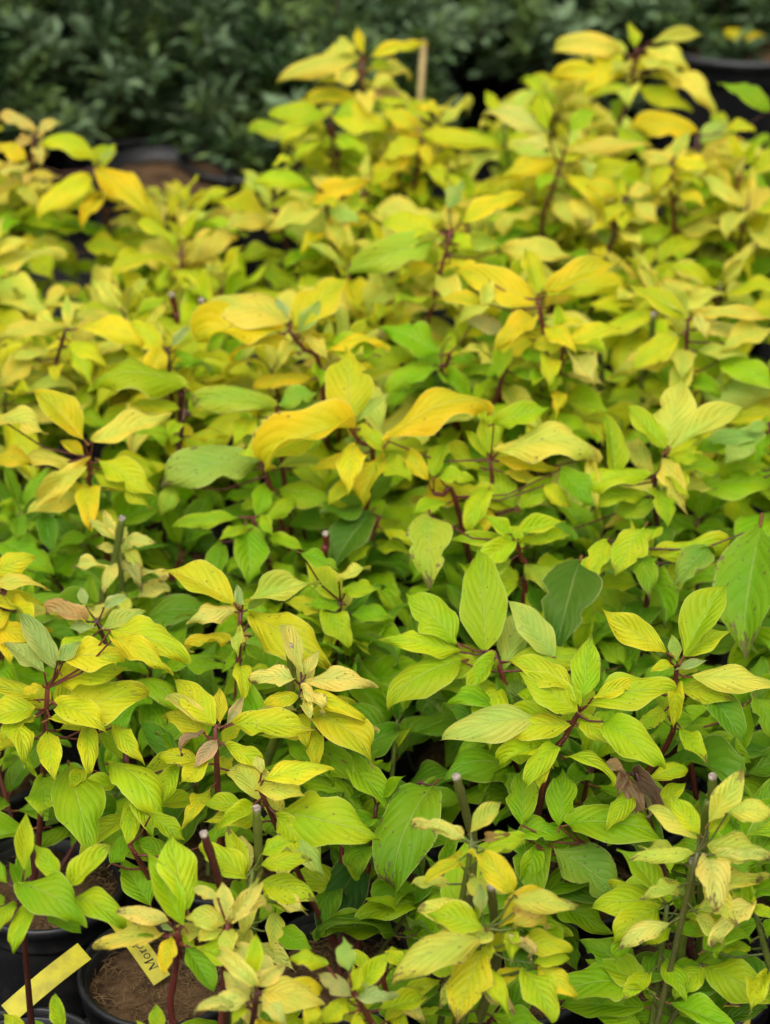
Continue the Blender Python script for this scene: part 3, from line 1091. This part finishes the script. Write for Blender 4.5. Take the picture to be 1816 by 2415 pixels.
CUSTOM = {
    (0, 0): 'sparse lime dogwood in lower left corner beside the slanting blank yellow label',
    (0, 1): 'speckled pale yellow dogwood with pruned stems, right of the printed yellow label',
    (0, 2): 'brown spotted yellow dogwood with two pruned green stems at bottom centre',
    (0, 3): 'lime dogwood with thick green stem low near the lower right corner',
    (0, 4): 'rightmost front row dogwood with spotted lime leaves at the lower right edge',
    (1, 0): 'dogwood with small pinkish leaves on thin red stem, in the pot with printed label',
    (1, 1): 'dogwood with one very broad lime leaf right of a pruned green stem',
    (1, 2): 'lime dogwood with star shaped top on dark red stem, lower right of centre',
    (1, 3): 'dogwood with a crumpled brown dead leaf and pruned stem at lower right',
    (2, 0): 'dogwood with large yellow and grey green leaves on red stem at left edge',
    (2, 1): 'dogwood with one bright yellow leaf pointing left, left of centre',
    (2, 2): 'dogwood with pale brown tipped leaves above the large dark veined leaf',
    (2, 3): 'dogwood with yellow edged upright leaves at right, beside a large dark green leaf',
    (3, 1): 'dogwood with pruned olive stem and withered speckled leaves at left',
    (3, 3): 'lime dogwood with one large dark green leaf right of centre',
    (3, 4): 'dogwood with broad spotted green leaf near the right edge',
    (4, 1): 'golden dogwood with twisted yellow leaves near the left edge at middle height',
    (4, 2): 'dogwood with one bright golden curled leaf at the middle of the picture',
    (4, 3): 'dogwood with one long arching pale yellow leaf right of centre',
    (4, 4): 'dogwood with three pale leaves spread in a fan at the right side',
    (5, 0): 'dogwood with two drooping yellow leaves like wings at left, middle distance',
    (5, 1): 'dogwood with short pruned red stem, left of an orange yellow leaf',
    (5, 2): 'dogwood with broad orange yellow leaf and silvery young leaves left of centre',
    (5, 3): 'dogwood with thick dark red branching stems right of centre',
    (5, 4): 'dogwood with pruned brown stems and pale yellow leaves, right middle distance',
    (6, 2): 'blurred dogwood with large soft yellow green leaf at upper centre',
    (7, 0): 'blurred dogwood with tan orange top leaves at the upper left edge',
    (7, 1): 'blurred dogwood with large drooping golden leaves at upper left',
    (7, 4): 'blurred dogwood with broad orange yellow leaf at upper right',
    (8, 1): 'tallest central dogwood with one pinkish leaf, in front of the tan cane',
    (8, 2): 'tallest dogwood at upper right with arching golden leaves against the dark shrubs'}
for P_ in PL:
    word = 'lime green' if 1 < P_['row'] < 4 else 'yellow green' if P_['row'] < 6 else 'golden yellow'
    o_ = 'rightmost' if P_['col'] == P_['n']-1 else ORD[P_['col']]
    P_['o']['label'] = CUSTOM.get((P_['row'], P_['col']), f"{word} dogwood in black pot, {o_} in {ROWN[P_['row']]}")
# ------------------------------------------------------------------ background: potted dark green shrubs
BPR, BPH = .125, .20
BPOT = pot_meshes(BPR, BPH, 'b')
def shrub_mesh(seed, n, hh, rad):
    rg = random.Random(seed); V, F, tone = [], [], []; TV, TF = [], []
    for b in range(36):
        a = rg.uniform(0, 6.28); rr = rad*math.sqrt(rg.random()) if b < 24 else rad*rg.uniform(.95, 1.15); top = Vector((rr*math.cos(a), rr*math.sin(a), BPH+(hh*(1-.45*(rr/rad)**2)*rg.uniform(.5, 1.3) if b < 24 else rg.uniform(-.04, .16))))
        base = Vector((rr*.15*math.cos(a), rr*.15*math.sin(a), BPH-.02)); mid = base.lerp(top, .5)+Vector((rr*.15*math.cos(a), rr*.15*math.sin(a), .02))
        pts = [base, base.lerp(mid, .5), mid, mid.lerp(top, .5), top]; tube(TV, TF, pts, [.0025, .0022, .0018, .0013, .0008], 5)
        tn = rg.random()
        for k in range(n//36):
            t = rg.uniform(.12, 1.02)**.8; p = base.lerp(mid, t*2) if t < .5 else mid.lerp(top, (t-.5)*2)
            az = rg.uniform(0, 6.28); el = rg.uniform(-.2, 1.0); d = Vector((math.cos(az)*math.cos(el), math.sin(az)*math.cos(el), math.sin(el)))
            p = p+d*rg.uniform(0, .035); L = rg.uniform(.020, .044); s = d.cross(Vector((rg.uniform(-.5, .5), rg.uniform(-.5, .5), 1))).normalized()*L*.25; nn = s.cross(d).normalized()*L*.12
            i = len(V); V += [tuple(p), tuple(p+d*L*.5+s+nn), tuple(p+d*L), tuple(p+d*L*.5-s+nn), tuple(p+d*L*.5)]
            F += [(i, i+1, i+4), (i+1, i+2, i+4), (i+4, i+2, i+3), (i, i+4, i+3)]
            c = min(1, max(0, tn*tn*.75+rg.random()*.35)); tone += [c]*5
    me = bpy.data.meshes.new('shrub_foliage'); me.from_pydata(V, [], F); me.materials.append(M['shrub'])
    at = me.attributes.new('tone', 'FLOAT', 'POINT'); at.data.foreach_set('value', tone); me.update()
    tw = bpy.data.meshes.new('shrub_twigs'); tw.from_pydata(TV, [], TF); tw.materials.append(M['twig']); tw.update()
    return me, tw
SH = [shrub_mesh(i, 4300, h, r) for i, (h, r) in enumerate([(.30, .21), (.36, .22), (.27, .22), (.33, .20)])]
BG = []
for bi, (by, xs) in enumerate([(3.70, [-.74, -.44, -.12]), (3.98, [-.86, -.56, -.27, .03, .34, .62]), (4.26, [-.98, -.68, -.38, -.08, .22, .52, .82]),
                              (4.54, [-1.05, -.74, -.43, -.12, .19, .50, .81, 1.08]), (4.84, [-1.1, -.78, -.46, -.14, .18, .5, .82, 1.12]), (5.15, [-1.15, -.82, -.48, -.15, .18, .52, .85, 1.17])]):
    for ci, x in enumerate(xs): BG.append((bi, ci, len(xs), x+random.uniform(-.02, .02), by+random.uniform(-.03, .03)))
BROW = ['nearest dark row', 'second dark row', 'third dark row', 'fourth dark row', 'fifth dark row', 'farthest dark row']
NTH = ['leftmost', 'second from left', 'third from left', 'fourth from left', 'fifth from left', 'sixth from left', 'seventh from left', 'eighth from left']
for bi, ci, n, x, y in BG:
    o = empty('potted_shrub', (x, y, 0)); o.rotation_euler.z = random.uniform(0, 6.28)
    tag(o, f"small leaved dark green shrub, {'rightmost' if ci == n-1 else NTH[ci]} in {BROW[bi]}", 'potted shrub', 'dark green shrubs behind the dogwoods')
    p = link('pot', BPOT[0], o); link('rim', BPOT[1], p); link('soil', BPOT[2], o)
    a, b = SH[(bi*3+ci) % 4]; f = link('foliage', a, o); f['kind'] = 'stuff'; link('twigs', b, o)
def bare_pot(x, y, label, scale=1.0):
    o = empty('plant_pot', (x, y, 0)); tag(o, label, 'plant pot'); o.scale = (scale,)*3
    p = link('pot', BPOT[0], o); link('rim', BPOT[1], p); link('soil', BPOT[2], o); return o
p1 = at_z(380, 408, BPH); p2 = at_z(590, 372, BPH); p3 = at_z(1760, 95, .30)
bare_pot(p1.x, p1.y, 'empty black pot of brown soil behind the yellow shrub at far left')
bare_pot(p2.x, p2.y+.02, 'empty black pot of pale brown soil left of the tallest central dogwood')
bare_pot(p3.x, p3.y+.05, 'large empty black pot in the upper right corner', 1.5)
# cane behind the central dogwood
V, F = [], []; c0 = at_y(990, 250, 3.42); c1 = at_y(1000, 95, 3.42); cb = Vector((c0.x-.01, 3.42, 0))
tube(V, F, [Vector((0, 0, .0)), c0-cb, c1-cb], [.006, .0055, .005], 8)
tag(mesh_obj('bamboo_cane', V, F, 'cane', loc=cb), 'thin tan cane standing upright behind the tallest central dogwood', 'cane')
# ------------------------------------------------------------------ yellow plastic labels
def strip(a, b, w, nrm, label, text=None, point=False):
    org = (a+b)/2; y = (b-a).normalized(); L = (b-a).length; x = y.cross(nrm).normalized(); z = x.cross(y)
    V, F = [], []; n = 8; th = .0005
    for k in range(n+1):
        t = -L/2+L*k/n; bow = .003*math.sin(math.pi*k/n)
        for sx, sz in ((-1, 1), (1, 1), (1, -1), (-1, -1)):
            ww = w*.5
            V.append(tuple(x*(sx*ww)+y*t+z*(sz*th+bow)))
    for k in range(n):
        i = k*4
        for q in range(4): r = (q+1) % 4; F.append((i+q, i+r, i+4+r, i+4+q))
    F += [(3, 2, 1, 0), (n*4, n*4+1, n*4+2, n*4+3)]
    o = mesh_obj('plant_label', V, F, 'label', smooth=False, loc=org); tag(o, label, 'plant label', 'yellow plant labels')
    if text:
        # letters drawn as thick and thin strokes with small serifs, in a box 1 high
        GL = {'M': (1.0, [([(.08, 0), (.14, .72)], .06), ([(.14, .72), (.44, .05)], .13), ([(.44, .05), (.80, .72)], .06), ([(.80, .72), (.80, 0)], .13), ([(0, .0), (.2, .0)], .05), ([(.66, .0), (.94, .0)], .05), ([(.03, .72), (.2, .72)], .05), ([(.76, .72), (.94, .72)], .05)]),
              'o': (.58, [([(.26+.21*math.cos(q*math.pi/8), .24+.24*math.sin(q*math.pi/8)) for q in range(17)], .09)]),
              'r': (.46, [([(.14, 0), (.14, .46)], .12), ([(.16, .30), (.26, .44), (.38, .45)], .09), ([(.02, 0), (.27, 0)], .05), ([(.02, .46), (.15, .46)], .05)]),
              'd': (.62, [([(.26+.20*math.cos(q*math.pi/8), .23+.23*math.sin(q*math.pi/8)) for q in range(17)], .09), ([(.47, .0), (.47, .76)], .12), ([(.34, .76), (.49, .76)], .05), ([(.45, 0), (.58, .02)], .05)]),
              'e': (.54, [([(.05, .25), (.45, .27)], .05), ([(.45, .27), (.41, .42), (.26, .48), (.11, .41), (.05, .25), (.10, .07), (.26, .0), (.44, .09)], .09)]),
              'n': (.64, [([(.14, 0), (.14, .46)], .12), ([(.16, .33), (.30, .46), (.43, .42), (.46, .30), (.46, 0)], .10), ([(.02, 0), (.26, 0)], .05), ([(.36, 0), (.58, 0)], .05), ([(.02, .46), (.15, .46)], .05)])}
        V, F = [], []; S_ = w*.62; cx = 0.0; off = .012
        for ch in text:
            adv, strokes = GL[ch]
            for pts, wd in strokes:
                for (ax, ay), (bx, by) in zip(pts, pts[1:]):
                    dx, dy = bx-ax, by-ay; l = math.hypot(dx, dy); nx, ny = -dy/l*wd/2, dx/l*wd/2; i = len(V)
                    for qx, qy in ((ax+nx, ay+ny), (bx+nx, by+ny), (bx-nx, by-ny), (ax-nx, ay-ny)):
                        qx = qx+qy*.12; al = off+(cx+qx)*S_; ac = (qy-.35)*S_
                        t = -L/2+al; bow = .003*math.sin(math.pi*al/L)
                        V.append(tuple(x*(-ac)+y*t+z*(th+bow+.0004)))
                    F.append((i, i+1, i+2, i+3))
            cx += adv
        mesh_obj('lettering', V, F, 'ink', o, smooth=False)
    return o
def zp(ox, oy, x, y): return ox+x*908/1663, oy+y*908/1663
camv = Vector((0, -.6, .8))
strip(at_z(*zp(0, 1812, 700, 915), PH-.002), at_z(*zp(0, 1812, 500, 640), PH+.03), .0185, Vector((.05, -.45, .9)), 'yellow label printed with a name lying on the brown soil of a front pot', 'Morden')
strip(at_z(*zp(0, 1812, 35, 1060), PH+.005), at_z(*zp(0, 1812, 365, 790), PH+.035), .021, Vector((-.1, -.5, .85)), 'blank yellow label slanting across the gap between pots in lower left corner')
strip(at_z(*zp(0, 1812, 1630, 625), PH-.006), at_z(*zp(0, 1812, 1780, 560), PH+.012), .018, camv, 'yellow label half hidden beside a dark green hanging leaf')
strip(at_z(*zp(0, 1208, 640, 250), PH+.02), at_z(*zp(0, 1208, 720, 150), PH+.05), .018, camv, 'yellow label in the dark gap right of a brown tipped pruned stem')
strip(at_z(*zp(908, 1812, 1430, 1060), PH-.004), at_z(*zp(908, 1812, 1580, 1075), PH+.004), .016, camv, 'yellow label low in the bottom right corner')

# ------------------------------------------------------------------ fallen leaves and a seedling
def fallen(nx, ny, z, az, L, code, label, tilt=0.0):
    p = at_z(nx, ny, z); d = Vector((math.cos(az), math.sin(az), tilt)).normalized(); rg = random.Random(int(nx))
    o = put_leaf(None, Vector((0, 0, 0)), p-d*L/2, p+d*L/2, L*.5, Vector((.1, -.2, 1)), code, 'a', rg); o.name = 'fallen_leaf'
    tag(o, label, 'leaf'); return o
fallen(1745, 92, .305, .15, .085, 'YO', 'fallen yellow leaf on the rim of the large pot in the upper right corner')
fallen(425, 275, .215, 2.6, .07, 'O2', 'fallen orange yellow leaf among the dark shrubs at upper left')
w0 = at_z(462, 400, .2); wr = Vector((w0.x, w0.y-.13, 0)); wo_ = empty('grass_tuft', wr); tag(wo_, 'slim pale green grass blades standing beside the empty black pots', 'grass')
for dx, hh, le in ((0, .22, .004), (.018, .17, -.012), (.045, .12, .02)):
    V, F = [], []
    for k in range(7):
        t = k/6; wd = .004*(1-t*t)+.0003; c = Vector((dx+le*t*t, -.01*t, hh*t*1.0))
        V += [(c.x-wd, c.y, c.z), (c.x, c.y-.0012, c.z), (c.x+wd, c.y, c.z)]
    for k in range(6):
        i = k*3; F += [(i, i+1, i+4, i+3), (i+1, i+2, i+5, i+4)]
    b = mesh_obj('blade', V, F, 'grass', wo_)
